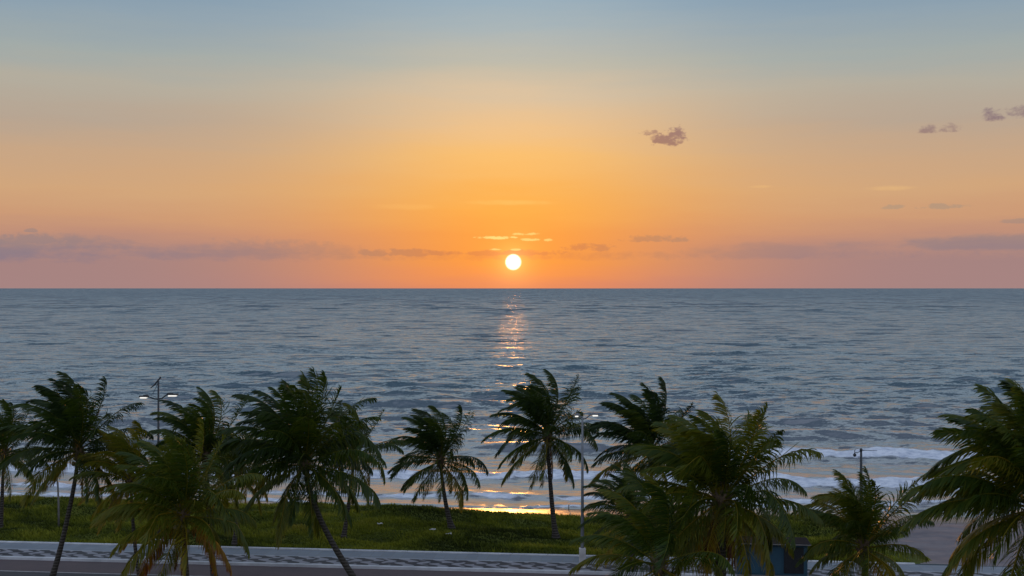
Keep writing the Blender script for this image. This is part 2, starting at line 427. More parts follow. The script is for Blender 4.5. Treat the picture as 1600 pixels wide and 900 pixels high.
M_water = water_material(); M_sand = sand_material(); M_turf = turf_material(); M_blade = blade_material()
M_leaf = leaf_material(); M_bark = trunk_material()
M_fibre = mat('leaf_base_fibre', (.13, .085, .045), .9, var=(.05, .035, .02), scale=9, bump=.6)
M_nut = mat('coconut_husk', (.13, .13, .03), .5, var=(.16, .09, .025), scale=6)
M_asphalt = mat('asphalt', (.056, .056, .060), .8, var=(.040, .040, .044), scale=.8, bump=.5, bscale=60)
M_lane = mat('red_asphalt', (.115, .080, .078), .85, var=(.090, .066, .068), scale=.7, bump=.4, bscale=60)
M_ground = mat('packed_ground', (.10, .09, .08), .95, var=(.06, .06, .05), scale=.2)
M_kerb = mat('painted_kerb', (.60, .62, .64), .75, var=(.38, .40, .42), scale=1.2, bump=.3)
M_white = mat('white_paint', (.62, .62, .60), .7, var=(.36, .36, .36), scale=2.0)
M_pole_w = mat('pale_galvanised_steel', (.17, .185, .20), .6, .1, var=(.12, .13, .145), scale=4)
M_pole_d = mat('dark_painted_steel', (.045, .05, .055), .5, .4, scale=4)
M_concrete = mat('grey_concrete', (.20, .19, .18), .9, var=(.12, .115, .11), scale=3, bump=.4)
M_blue = mat('blue_painted_panel', (.010, .062, .098), .6, var=(.006, .040, .070), scale=1.3)
M_dark = mat('dark_glass', (.02, .022, .026), .2)
M_roof = mat('dark_roof_sheet', (.014, .014, .016), .95, spec=.05, var=(.02, .02, .02), scale=2)
M_wood = mat('weathered_wood', (.10, .075, .055), .9)
M_paper = mat('white_scrap', (.7, .7, .68), .8)
M_lamp = bpy.data.materials.new('lit_lamp'); M_lamp.use_nodes = True
_p = M_lamp.node_tree.nodes['Principled BSDF']; _p.inputs['Base Color'].default_value = (.9, .9, .85, 1)
_p.inputs['Emission Color'].default_value = (1, .93, .8, 1); _p.inputs['Emission Strength'].default_value = .8

def paving_material(kind):
    m = bpy.data.materials.new('paving_' + kind); m.use_nodes = True
    T = NT(m.node_tree); p = T.n['Principled BSDF']
    P = T.node('ShaderNodeNewGeometry').outputs['Position']
    mp = T.node('ShaderNodeMapping', vector_type='POINT'); T.l.new(P, mp.inputs[0])
    mp.inputs['Location'].default_value = (0, 0, 0); mp.inputs['Rotation'].default_value = (0, 0, PA)
    X, Y, Z = T.sep(mp.outputs[0])
    n1, _ = T.noise(P, 3.0, 5, .6); n0, _ = T.noise(P, .5, 3, .5)
    if kind == 'plain':
        br = T.node('ShaderNodeTexBrick'); T.l.new(mp.outputs[0], br.inputs[0])
        br.inputs['Scale'].default_value = 1.0; br.inputs['Brick Width'].default_value = .6; br.inputs['Row Height'].default_value = .6
        br.inputs['Mortar Size'].default_value = .012; br.offset = 0
        br.inputs['Color1'].default_value = (.19, .225, .265, 1); br.inputs['Color2'].default_value = (.155, .185, .225, 1); br.inputs['Mortar'].default_value = (.17, .17, .17, 1)
        T.put(p.inputs['Base Color'], T.mix(T.m('MULTIPLY', T.mr(n1, .4, .7), .35), br.outputs[0], (.22, .22, .21, 1)))
    else:
        # stone mosaic: interlocking pale leaves on black basalt
        y0 = T.m('ADD', Y, -(69.4 * math.cos(PA)))
        wob = T.m('MULTIPLY', T.m('SUBTRACT', n0, .5), 1.2)
        a = T.m('SINE', T.m('ADD', T.m('MULTIPLY', X, 6.5), T.m('ADD', T.m('MULTIPLY', T.m('SINE', T.m('MULTIPLY', y0, 6.5)), 1.7), wob)))
        b_ = T.m('SINE', T.m('ADD', T.m('MULTIPLY', X, 3.4), T.m('MULTIPLY', y0, 5.4)))
        f = T.m('ADD', T.m('MULTIPLY', a, .6), T.m('ADD', T.m('MULTIPLY', b_, .55), T.m('MULTIPLY', T.m('SUBTRACT', n1, .5), .6)))
        T.put(p.inputs['Base Color'], T.mix(T.mr(f, .02, .12), (.022, .023, .030, 1), T.mix(n1, (.16, .16, .18, 1), (.30, .30, .33, 1))))
    p.inputs['Roughness'].default_value = .7
    b = T.node('ShaderNodeBump'); b.inputs['Strength'].default_value = .3; b.inputs['Distance'].default_value = .02
    T.put(b.inputs['Height'], n1); T.l.new(b.outputs[0], p.inputs['Normal'])
    return m

# ------------------------------------------------------------------ ground, roads, promenade
def sheet(name, t0, t1, z, m, s0=-400, s1=400, nseg=40, top=None):
    ss = np.linspace(s0, s1, nseg + 1); V = []
    for s in ss: V.append(st(s, t0, z)); V.append(st(s, t1, z))
    q = np.array([[2 * i, 2 * i + 2, 2 * i + 3, 2 * i + 1] for i in range(nseg)])
    return tag(mesh_np(name, V, [q], m), kind='structure')
def strip(name, t0, t1, z0, z1, m, s0=-400, s1=400):
    b = MB(); n = 40
    for i in range(n):
        a, c = s0 + (s1 - s0) * i / n, s0 + (s1 - s0) * (i + 1) / n
        tm = (t0 + t1) / 2; p = st((a + c) / 2, tm, (z0 + z1) / 2)
        b.box(p, (c - a - .012, t1 - t0, z1 - z0), -PA, .015)
    return tag(b.build(name, m), kind='structure')

sheet('ground', -420, .4, -.17, M_ground)
sheet('road', -9.6, -3.6, -.150, M_asphalt)
sheet('cycle_lane', -6.2, -3.6, -.146, M_lane)
sheet('lane_marking', -6.30, -6.2, -.142, M_white)
strip('promenade_kerb', -3.60, -3.38, -.2, .012, M_kerb)
sheet('patterned_pavement', -3.37, -1.6, 0.0, paving_material('mosaic'))
sheet('pavement', -1.6, 0.02, 0.0, paving_material('plain'))
strip('pavement_edge', -1.62, -1.56, -.1, .006, M_kerb)
low_wall = MB()
for i in range(86):
    a = -150 + i * 2.0
    p = st(a + 1.0, .14, 0.0); low_wall.box(p, (1.985, .20, .14), -PA, .02)
tag(low_wall.build('low_wall', M_kerb), 'long low whitish kerb wall between the grass and the promenade', 'low wall')
strip('median_kerb', -9.9, -9.6, -.2, -.02, M_kerb)
sheet('verge', -60, -9.9, -.04, M_turf)

def dune_mask(s):
    l = 1 / (1 + np.exp((s - 21.5) / .9)); return l
def crest(s):
    xs = np.array([-400, -60, -38, -31, -25, -14, -8, -5, -2, 2, 6, 12, 18, 24, 400]); zs = np.array([.9, .9, .95, .82, .78, .72, .72, .62, .38, -.02, .1, .4, .6, .6, .6])
    return np.interp(s, xs, zs)
def land_z(s, t):
    base = np.interp(t, [-5, 0.3, 3, 9, 12, 14.5, 17.5, 20, 26, 45, 80, 160], [-.05, -.02, -.05, -.12, -.2, -.45, -1.15, -1.45, -2.0, -2.9, -4.5, -12])
    prof = np.interp(t, [-5, .3, 2.0, 6, 10.5, 12.5, 14, 16], [0, .02, .25, .5, 1.0, 1.0, .55, 0])
    n = sinenoise(s, t, 2.0, 7.0, 18, 3, 1.6) * .10 + sinenoise(s, t, .6, 1.8, 16, 4, 1.5) * .035
    m = dune_mask(s)
    dz = prof * (crest(s) - .22) + n * np.clip(t / 2.0, 0, 1) * np.interp(t, [0, 13, 17], [1, 1, .0])
    return base + dz * m + (1 - m) * sinenoise(s, t, 3, 12, 8, 5) * .02
# s samples denser where the camera looks
ss = np.concatenate([np.linspace(-400, -62, 60)[:-1], np.linspace(-60, 60, 600), np.linspace(62, 400, 60)[1:]])
tt = np.concatenate([np.linspace(.3, 30, 170), np.linspace(31, 160, 60)])
Sg, Tg = np.meshgrid(ss, tt)
Zg = land_z(Sg, Tg)
Xg = Sg * math.cos(PA) + Tg * math.sin(PA); Yg = 69.4 - Sg * math.sin(PA) + Tg * math.cos(PA)
def grid_quads(nr, nc):
    i = np.arange(nr * nc).reshape(nr, nc)
    return np.stack([i[:-1, :-1], i[:-1, 1:], i[1:, 1:], i[1:, :-1]], -1).reshape(-1, 4)
Vg = np.stack([Xg, Yg, Zg], -1).reshape(-1, 3); Qg = grid_quads(len(tt), len(ss))
# turf where the dune is, sand elsewhere: two sheets of one terrain
cs = Sg.ravel()[Qg].mean(1); ct = Tg.ravel()[Qg].mean(1)
edge = 15.2 + 1.0 * np.sin(cs * .5) + .6 * np.sin(cs * 1.3)
is_t = (ct < edge) & (cs < 22.0 + 1.2 * np.sin(ct * .9) - .25 * ct * 0)
def submesh(name, V, Q, m, kind='structure'):
    u, inv = np.unique(Q, return_inverse=True)
    return tag(mesh_np(name, V[u], [inv.reshape(Q.shape)], m, smooth=True), kind=kind)
submesh('dune', Vg, Qg[is_t], M_turf)
submesh('beach_sand', Vg, Qg[~is_t], M_sand)

# ground cover: blades and small leaves over the dune and verge
def blades(name, n, s0, s1, t0, t1, zf, hmin, hmax, label, seed):
    g = np.random.default_rng(seed)
    s = g.uniform(s0, s1, n); t = g.uniform(t0, t1, n)
    keep = g.uniform(0, 1, n) < (dune_mask(s) ** 3 * (s < 22) if zf is land_z else np.ones(n)); s, t = s[keep], t[keep]; n = len(s)
    z = zf(s, t)
    x = s * math.cos(PA) + t * math.sin(PA); y = 69.4 - s * math.sin(PA) + t * math.cos(PA)
    clump = sinenoise(s, t, 1.2, 5.0, 16, seed + 1, 1.8); cl2 = sinenoise(s, t, 4, 14, 10, seed + 2, 2.0)
    h = g.uniform(hmin, hmax, n) * (1 + .45 * np.clip(clump, -1.2, 1.5))
    a = g.uniform(0, 2 * np.pi, n); w = g.uniform(.018, .045, n) * 1.5
    ln = g.uniform(.2, 1.1, n) * h; b = g.uniform(0, 2 * np.pi, n)
    p0 = np.stack([x + np.cos(a) * w, y + np.sin(a) * w, z - .03], -1); p1 = np.stack([x - np.cos(a) * w, y - np.sin(a) * w, z - .03], -1)
    p2 = np.stack([x + np.cos(b) * ln - .25 * h, y + np.sin(b) * ln, z + h], -1)
    V = np.stack([p0, p1, p2], 1).reshape(-1, 3)
    tint = np.clip(.44 + .20 * cl2 + .19 * clump + g.normal(0, .13, n), 0, 1)
    tr = np.stack([tint * .7, tint * .7, tint], 1).ravel()
    o = mesh_np(name, V, [np.arange(3 * n).reshape(n, 3)], M_blade, attrs={'tint': tr})
    return tag(o, label, 'grass', kind='stuff')
blades('dune_grass', 230000, -46, 25, .45, 15.6, land_z, .06, .20, 'low green creeping grass covering the dune behind the promenade', 21)

# ------------------------------------------------------------------ sea
def sea():
    ys = [84.0]; 
    while ys[-1] < 2600: ys.append(ys[-1] + max(.22, (ys[-1]) ** 2 / 17 / 1236 * .42))
    ys = np.array(ys + [3200, 4200, 6000, 9000, 15000, 30000, 60000])
    us = np.concatenate([np.linspace(-3.0, -.56, 24)[:-1], np.linspace(-.56, .56, 640), np.linspace(.56, 3.0, 24)[1:]])
    U, Yb = np.meshgrid(us, ys)
    X = U * (Yb + 0.0); Y = Yb
    s = X * math.cos(PA) - (Y - 69.4) * math.sin(PA); t = X * math.sin(PA) + (Y - 69.4) * math.cos(PA)
    g = np.random.default_rng(5)
    z = np.zeros_like(X)
    step = np.maximum(.25, Y ** 2 / 17 / 1236 * .42)
    # open swell
    sw = np.zeros_like(X)
    for _ in range(34):
        lam = math.exp(g.uniform(math.log(11), math.log(34))); a = g.normal(0, .20); k = 2 * math.pi / lam
        A = .014 * (lam / 18) ** .8
        sw += A * np.sin(k * (s * math.sin(a) + t * math.cos(a)) + g.uniform(0, 6.28)) * np.clip((lam / step - 3) / 4, 0, 1)
    sw = sw + 1.6 * sw * np.abs(sw)
    z += sw * np.interp(t, [20, 45, 90], [.05, .35, 1.0])
    # chop
    for _ in range(90):
        lam = math.exp(g.uniform(math.log(.9), math.log(8))); a = g.normal(.10, .5); k = 2 * math.pi / lam
        A = .0088 * lam ** .75
        fade = np.clip((lam / step - 2.5) / 3, 0, 1)
        z += A * fade * np.sin(k * (s * math.sin(a) + t * math.cos(a)) + g.uniform(0, 6.28)) * np.interp(t, [20, 42, 60, 100], [.07, .18, .5, 1.0])
    foam = np.zeros_like(X)
    # shoaling rollers, long parallel crests
    def crest_line(t0, seed, wob): return t0 + wob * sinenoise(s[0:1] * 0 + s, 0 * s, 25, 90, 8, seed) + .35 * sinenoise(s, 0 * s, 6, 18, 6, seed + 50)
    for t0, a, wob, seed in [(76, .50, 1.1, 1), (90, .42, 1.4, 2), (106, .48, 1.8, 3), (124, .40, 2.0, 4), (143, .42, 2.2, 6), (166, .38, 2.6, 7), (192, .38, 3.0, 8), (222, .36, 3.4, 9), (258, .34, 4, 10), (300, .34, 4.5, 12)]:
        c = crest_line(t0, 100 + seed, wob); env = np.clip(.55 + .55 * sinenoise(s, 0 * s, 28, 110, 7, 200 + seed), .08, 1.3)
        dt = t - c; sg = np.where(dt < 0, 1.15 + t0 * .004, 3.4 + t0 * .01)
        z += 1.15 * a * env * np.exp(-(dt / sg) ** 2) - .12 * a * env * np.exp(-((dt + 4.5) / 3) ** 2)
    # breakers
    for t0, a, wob, seed, fk in [(60, .62, .7, 21, 'a'), (41.5, .48, .7, 22, 'b'), (31.0, .16, .7, 23, 'c'), (27.2, .07, .9, 24, 'd')]:
        c = crest_line(t0, 300 + seed, wob); dt = t - c
        env = np.clip(.9 + .2 * sinenoise(s, 0 * s, 8, 40, 7, 400 + seed), .3, 1.3)
        fr = {'a': 1.35, 'b': 1.15, 'c': .6, 'd': .4}[fk]; bk = {'a': 3.0, 'b': 2.6, 'c': 2.2, 'd': 1.6}[fk]
        z += a * env * np.exp(-(dt / np.where(dt < 0, fr, bk)) ** 2)
        if fk == 'a':
            fe = np.clip(1 / (1 + np.exp(-(s - 14) / 2.5)) + .12 * sinenoise(s, 0 * s, 5, 20, 6, 77), 0, 1)
            foam += fe * np.exp(-np.clip(np.abs(dt + .7) - 1.05, 0, 9) ** 2 / .3) * 1.5
            foam += .26 * fe * np.exp(-((dt + 4.5) / 2.5) ** 2)
            foam += .14 * np.exp(-((dt + 8) / 4) ** 2) * np.clip(fe + .3, 0, 1)
        if fk == 'b':
            foam += 1.45 * np.exp(-np.clip(np.abs(dt + .55) - .85, 0, 9) ** 2 / .25) * np.clip(.92 + .14 * sinenoise(s, 0 * s, 5, 22, 7, 78), .6, 1)
            foam += .20 * np.exp(-((dt + 3.6) / 2.2) ** 2)
        if fk == 'c':
            foam += 1.5 * np.exp(-(dt + .3) ** 2 / .42) * np.clip(.75 + .25 * sinenoise(s, 0 * s, 5, 22, 7, 79), 0, 1) + .10 * np.exp(-((dt - 3) / 2.0) ** 2)
        if fk == 'd':
            foam += 1.4 * np.exp(-(dt + .25) ** 2 / .25) * np.clip(.6 + .4 * sinenoise(s, 0 * s, 8, 30, 7, 80), 0, 1)
    z += np.clip(foam, 0, 1) * (sinenoise(s, t, .7, 2.6, 24, 66, 1.6) * .07 + sinenoise(s, t, 3, 9, 12, 67, 1.6) * .06)
    z = np.where(Y > 2700, 0, z)
    V = np.stack([X, Y, SEA + z], -1).reshape(-1, 3)
    o = mesh_np('sea_water', V, [grid_quads(len(ys), len(us))], M_water, smooth=True, attrs={'foam': np.clip(foam, 0, 1.6).ravel()})
    print('sea verts', len(V))
    return tag(o, kind='structure')
sea()

# ------------------------------------------------------------------ palms
WIND = np.array([-.92, -.38, .10])

def frond(parent, origin, phi, th, L, droop, wind, tint, seed, nleaf=62, wide=1.0, hang=1.0, name='frond'):
    g = np.random.default_rng(seed)
    n = 22; ds = 1.0 / n
    d = np.array([math.cos(th) * math.cos(phi), math.cos(th) * math.sin(phi), math.sin(th)])
    sd = np.array([-math.sin(phi), math.cos(phi), 0.0])
    tw = g.normal(0, .55) + wind * .5 * math.sin(phi - math.atan2(WIND[1], WIND[0]))
    P = [np.zeros(3)]; D = [d]; Sd = [sd]
    kink = g.uniform(-.25, .25)
    snap = g.uniform(.35, .6) if g.uniform() < .11 else 9
    for i in range(n):
        q = (i + .5) / n
        f = np.array([0, 0, -1.0]) * droop * (.25 + 2.2 * q * q + .35 * q) + WIND * wind * (.15 + 1.6 * q)
        f = f + sd * kink * q + (np.array([0, 0, -9.0]) if snap < q < snap + .1 else 0)
        d = d + f * ds; d = d / np.linalg.norm(d)
        sd = sd - d * sd.dot(d); sd = sd / np.linalg.norm(sd)
        nn = np.cross(sd, d); a = tw * ds
        sd = sd * math.cos(a) + nn * math.sin(a)
        P.append(P[-1] + d * L * ds); D.append(d); Sd.append(sd)
    P = np.array(P); D = np.array(D); Sd = np.array(Sd); N = np.cross(Sd, D)
    q = np.linspace(0, 1, n + 1)
    # rachis
    rad = .034 * (1 - q) ** .8 + .005; rad[0:2] *= [1.7, 1.3]
    k = 5; ang = np.arange(k) * 2 * np.pi / k
    V = (P[:, None] + (Sd[:, None] * np.cos(ang)[None, :, None] + N[:, None] * np.sin(ang)[None, :, None]) * rad[:, None, None]).reshape(-1, 3)
    i, j = np.meshgrid(np.arange(n), np.arange(k), indexing='ij')
    Q = np.stack([i * k + j, i * k + (j + 1) % k, (i + 1) * k + (j + 1) % k, (i + 1) * k + j], -1).reshape(-1, 4)
    T = np.full(len(V), min(.72, tint + .28))
    # leaflets
    u = .13 + .87 * (np.linspace(0, 1, nleaf) ** .95)
    Vs = [V]; Qs = [Q]; Ts = [T]; Tris = []; off = len(V)
    gap = g.uniform(0, 1, nleaf) < .08
    for sgn in (-1, 1):
        uu = np.clip(u + g.normal(0, .004, nleaf), .1, .998)
        b = np.stack([np.interp(uu, q, P[:, c]) for c in range(3)], -1)
        dd = np.stack([np.interp(uu, q, D[:, c]) for c in range(3)], -1)
        s_ = np.stack([np.interp(uu, q, Sd[:, c]) for c in range(3)], -1)
        nn = np.stack([np.interp(uu, q, N[:, c]) for c in range(3)], -1)
        prof = np.interp(uu, [.1, .2, .38, .6, .85, 1], [.45, .8, 1.0, .92, .62, .34])
        ll = L * .27 * wide * prof * g.uniform(.82, 1.12, nleaf)
        ll[gap] *= g.uniform(.15, .6, gap.sum())
        al = np.interp(uu, [.1, .5, 1], [R(22), R(38), R(68)]) + g.normal(0, .10, nleaf)
        V_ = .10 + g.normal(0, .10, nleaf)
        l = s_ * sgn * np.cos(al)[:, None] + dd * np.sin(al)[:, None] + nn * V_[:, None]
        l /= np.linalg.norm(l, axis=1)[:, None]
        clump = .35 * np.sin(uu * 23 + seed) 
        bend = (np.array([0, 0, -1.0])[None] * (hang * (1.25 + clump + g.normal(0, .22, nleaf)))[:, None] + WIND[None] * (wind * (1.7 + g.normal(0, .4, nleaf)))[:, None])
        pts = [b]; cur = l; pos = b
        for f_, w_ in ((.33, .7), (.34, 1.0), (.33, 1.1)):
            cur = cur + bend * f_ * w_; cur /= np.linalg.norm(cur, axis=1)[:, None]
            pos = pos + cur * (ll * f_)[:, None]; pts.append(pos)
        wd = dd - cur * (dd * cur).sum(1)[:, None]; wd /= (np.linalg.norm(wd, axis=1)[:, None] + 1e-6)
        w = .031 * g.uniform(.8, 1.25, nleaf) * (L / 4.4)
        A = [pts[0] - wd * (w * .6)[:, None], pts[0] + wd * (w * .6)[:, None], pts[1] - wd * w[:, None], pts[1] + wd * w[:, None],
             pts[2] - wd * (w * .75)[:, None], pts[2] + wd * (w * .75)[:, None], pts[3]]
        Vl = np.stack(A, 1).reshape(-1, 3); base = off + np.arange(nleaf)[:, None] * 7
        Qs.append(np.concatenate([base + np.array([0, 1, 3, 2]), base + np.array([2, 3, 5, 4])])); Tris.append(base + np.array([4, 5, 6]))
        tl = tint + g.normal(0, .05, nleaf) + .10 * np.clip(uu - .6, 0, 1) * (tint > .35)
        Ts.append((tl[:, None] + np.array([0, 0, .0, .0, .04, .04, .16])[None] * (.4 + tint)).ravel())
        Vs.append(Vl); off += len(Vl)
    return mesh_np(name, np.concatenate(Vs), Qs + Tris, M_leaf, parent=parent, attrs={'tint': np.clip(np.concatenate(Ts), 0, 1)}, loc=tuple(origin))

GA = math.pi * (3 - math.sqrt(5))
def palm(crown, base, L, label, seed, nf=30, wind=.9, tint=.22, dead=2, nuts=5, r=.15, droop=1.0, extra=(), young=1.0, phi0=None, skirt=0, lowest=-.75):
    """crown, base: world points"""
    g = np.random.default_rng(seed)
    nf = int(nf * 1.42)
    base = Vector(base); crown = Vector(crown)
    root = empty('palm_tree', base)
    tag(root, label, 'palm tree', 'coconut palms along the promenade')
    c = crown - base; h = c.z
    # trunk: leans at the foot, straightens on top
    b = MB(); pts = []; rad = []; n = 26
    for i in range(n + 1):
        q = i / n
        e = 1 - (1 - q) ** 1.55
        wob = math.sin(q * 5 + seed) * .035 * h / 8
        pts.append((c.x * e + wob * q * (1 - q) * 4, c.y * e, c.z * q))
        ring = 1 + (.035 if i % 2 else -.02)
        rad.append((r * (1 - .42 * q) + r * .85 * math.exp(-q * h / .35)) * ring)
    b.tube([(pts[0][0], pts[0][1], -.35)] + pts, [rad[0] * 1.05] + rad, 12)
    b.build('trunk', M_bark, root, smooth=True)
    # crown heart: leaf bases and fibre
    cr = MB(); lo = .95
    cr.tube([(0, 0, -lo * .62), (0, 0, -lo * .35), (0, 0, -.05), (0, 0, .28), (0, 0, .62), (0, 0, 1.0)], [r * .62, r * 1.1, r * 1.45, r * 1.1, r * .55, r * .12], 10)
    for k in range(16):
        a = k * GA; z = -.45 + k * .045
        cr.tube([(math.cos(a) * r * .7, math.sin(a) * r * .7, z - .12), (math.cos(a) * r * 1.5, math.sin(a) * r * 1.5, z + .10), (math.cos(a) * r * 2.3, math.sin(a) * r * 2.3, z + .26)], [.07, .055, .02], 6)
    co = cr.build('crown', M_fibre, root, smooth=True); co.location = c
    p0 = g.uniform(0, 6.28) if phi0 is None else phi0
    for k in range(nf):
        f = k / (nf - 1)                                     # 0 youngest .. 1 oldest
        phi = p0 + k * GA + g.normal(0, .16)
        th = np.interp(f, [0, .15, .42, .7, 1], [1.45, 1.2, .78, .2, lowest]) * young + g.normal(0, .09)
        ll = L * np.interp(f, [0, .15, .5, 1], [.8, .98, 1.0, .86]) * g.uniform(.9, 1.06)
        dr = droop * np.interp(f, [0, .3, 1], [.45, 1.05, 1.12]) * g.uniform(.8, 1.2)
        ti = tint + np.interp(f, [0, .6, 1], [0.02, 0, .22]) + g.normal(0, .07)
        if f > .8 and g.uniform() < .35: ti += .22
        wd = wind * g.uniform(.7, 1.25) * np.interp(f, [0, .4, 1], [1.5, .9, .3])
        z = np.interp(f, [0, 1], [.42, -.32])
        fo = frond(co, (math.cos(phi) * r * .8, math.sin(phi) * r * .8, z), phi, th, ll, dr, wd, float(np.clip(ti, .03, .85)), seed * 100 + k, nleaf=int(48 + 18 * ll / 4.4), hang=.55 + 1.0 * f)
        if ti > .62: fo['label'] = 'yellowing old frond'
    for k in range(skirt):
        phi = g.uniform(0, 6.28)
        fo = frond(co, (math.cos(phi) * r, math.sin(phi) * r, -.45), phi, -1.3 + g.normal(0, .10), L * .55, 1.6, wind * .15, .97, seed * 100 + 70 + k, nleaf=40, wide=.7, hang=1.6, name='dead_frond')
        fo['label'] = 'dead brown hanging frond'
    for (phi, th, lm, dr, wd, ti) in extra:
        frond(co, (0, 0, 0), R(phi), R(th), L * lm, dr, wd, ti, seed * 100 + 90 + int(phi) % 9, hang=.9)
    for k in range(nuts):
        a = g.uniform(0, 6.28); nb = MB(); rr = g.uniform(.10, .135)
        nb.ball((math.cos(a) * (r + .13), math.sin(a) * (r + .13), -.42 - g.uniform(0, .38)), rr, 9, 7, (1, 1, 1.18))
        nb.build('coconut', M_nut, co, smooth=True)
    return root

def palm_at(cpx, cpy, bpx, D, L, label, seed, z0=None, Dc=None, **kw):
    C = at(cpx, cpy, Dc or D); bx = (bpx - 800) / F * D
    s_, t_ = inv_st(bx, D)
    if z0 is None:
        z0 = float(land_z(np.array([s_]), np.array([t_]))[0]) if t_ > .4 else -.05
    return palm(C, (bx, D, z0), L, label, seed, **kw)

palm_at(6, 708, 0, 77, 3.5, 'palm cut by the left edge of the photo, standing on the grass', 1, nf=26, tint=.16, r=.13)
palm_at(122, 702, 76, 62, 3.9, 'tall dark palm whose bare trunk leans right from the road, second from the left', 2, nf=30, tint=.08, wind=.85, r=.15, skirt=2)
palm_at(204, 752, 222, 61, 2.9, 'small yellowish palm with a thin trunk just left of the double lamp post', 3, nf=22, tint=.42, nuts=2, r=.11)
palm_at(322, 712, 336, 63, 3.5, 'dark palm with upright crown right of the double lamp post, behind the low yellow-green palm', 4, nf=28, tint=.16, r=.16)
palm_at(286, 803, 297, 55, 3.9, 'low broad yellow-green palm in front of the double lamp post', 5, nf=30, tint=.34, nuts=4, r=.17, wind=.55, skirt=3)
palm_at(372, 738, 366, 72, 3.0, 'half hidden slim palm just left of the biggest left-hand palm', 6, nf=22, tint=.3, r=.11)
palm_at(476, 722, 574, 60, 4.45, 'bushy big palm with trunk leaning left over the road, left of centre', 8, nf=38, tint=.14, wind=.5, nuts=8, r=.17, skirt=1)
palm_at(552, 712, 536, 73, 3.3, 'palm mostly hidden behind the right side of the bushy leaning palm', 9, nf=22, tint=.16, r=.13)
palm_at(688, 718, 706, 76, 3.5, 'slender windswept palm on the grass left of the sun reflection', 10, nf=26, tint=.13, wind=1.15, nuts=4, r=.15)
palm_at(855, 680, 869, 75, 4.0, 'tall windswept palm on the grass just under the sun, left of the pale lamp post', 11, nf=28, tint=.12, wind=1.0, nuts=5, r=.16, skirt=1)
palm_at(1016, 704, 1030, 71, 4.1, 'dark windswept palm just right of the pale lamp post', 12, nf=28, tint=.10, wind=1.15, nuts=3, r=.15)
palm_at(985, 806, 990, 66, 2.9, 'small dark palm low beside the foot of the pale lamp post', 13, nf=22, tint=.16, nuts=0, r=.13)
palm_at(1128, 780, 1124, 52, 4.35, 'largest green palm with thick reddish trunk in front of the blue kiosk', 14, nf=38, tint=.30, wind=.75, nuts=6, r=.30, skirt=16)
palm_at(1030, 882, 1034, 50, 3.9, 'low palm at the bottom edge left of the thick reddish trunk', 15, nf=16, tint=.26, nuts=0, r=.18)
palm_at(1350, 853, 1352, 52, 3.2, 'short palm right of the blue kiosk with a lantern post rising behind it', 16, nf=28, tint=.28, wind=.55, nuts=3, r=.16)
palm_at(1618, 790, 1622, 42, 4.6, 'huge palm cut by the right edge of the photo', 17, nf=44, lowest=-1.0, tint=.27, wind=.75, nuts=5, r=.2)

# ------------------------------------------------------------------ lamp posts
def lamp_post(px, py_top, D, m, label, heads, z0=0.0, rad=.085, bracket=False, plinth=False):
    X = (px - 800) / F * D; top = at(px, py_top, D).z
    root = empty('street_lamp', (X, D, z0)); tag(root, label, 'street lamp', 'street lamps along the promenade')
    h = top - z0
    b = MB(); b.tube([(0, 0, -.1), (0, 0, .05), (0, 0, h * .5), (0, 0, h)], [rad * 1.25, rad * 1.2, rad * .9, rad * .55], 12)
    b.build('pole', m, root, smooth=True)
    bs = MB(); bs.box((0, 0, .02), (.42, .42, .05), 0, .01)
    for sx in (-1, 1):
        for sy in (-1, 1): bs.tube([(sx * .16, sy * .16, .03), (sx * .16, sy * .16, .10)], .018, 6)
    bs.build('base_plate', m, root)
    if plinth:
        pb = MB(); pb.box((0, 0, .55), (.34, .34, 1.05), 0, .02); pb.build('service_box', M_white, root)
    for (dxp, dyp, y_at, lit, hl) in heads:                 # arm to a head offset in photo pixels
        ax = dxp / F * D; az = h - (dyp) / F * D; a0 = h - y_at / F * D
        ab = MB(); ab.tube([(0, 0, a0), (ax * .35, 0, a0 + (az - a0) * .15), (ax * .75, 0, az + .02), (ax, 0, az + .06)], [.045, .04, .035, .03], 8)
        arm = ab.build('arm', m, root, smooth=True)
        sg = 1 if ax > 0 else -1
        hb = MB(); hb.box((ax + sg * hl * .4, 0, az + .08), (hl, .26, .09), 0, .03); hb.box((ax + sg * hl * .2, 0, az + .14), (hl * .5, .16, .06), 0, .02)
        hd = hb.build('lamp_head', m, root)
        if lit:
            lb = MB(); lb.box((ax + sg * hl * .42, -.03, az + .005), (hl * .72, .24, .07), 0, .02); lb.build('lamp_panel', M_lamp, hd)
    if bracket:
        bb = MB(); bb.tube([(.10, 0, h + .12), (0, 0, h), (-.22, 0, h - .28), (-.44, 0, h - .46)], [.03, .045, .045, .02], 8)
        bb.tube([(-.03, 0, h - .2), (-.3, 0, h - .75), (-.42, 0, h - .86), (-.1, 0, h - .95)], .012, 6)
        bb.ball((.11, 0, h + .12), .06, 8, 6)
        bb.build('bracket', m, root)
    return root
lamp_post(247.5, 594, 68.2, M_pole_d, 'tall dark double-armed lamp post with both lamps lit, among the left palms', [(-17, 28, 30, True, .5), (15, 25, 30, True, .62)], bracket=True)
lamp_post(910, 651, 66.2, M_pole_w, 'tall pale lamp post with lit lamps right of the sun', [(15, -1, 4, True, .4), (-6, 0, 1, True, .25)], plinth=True, rad=.085)

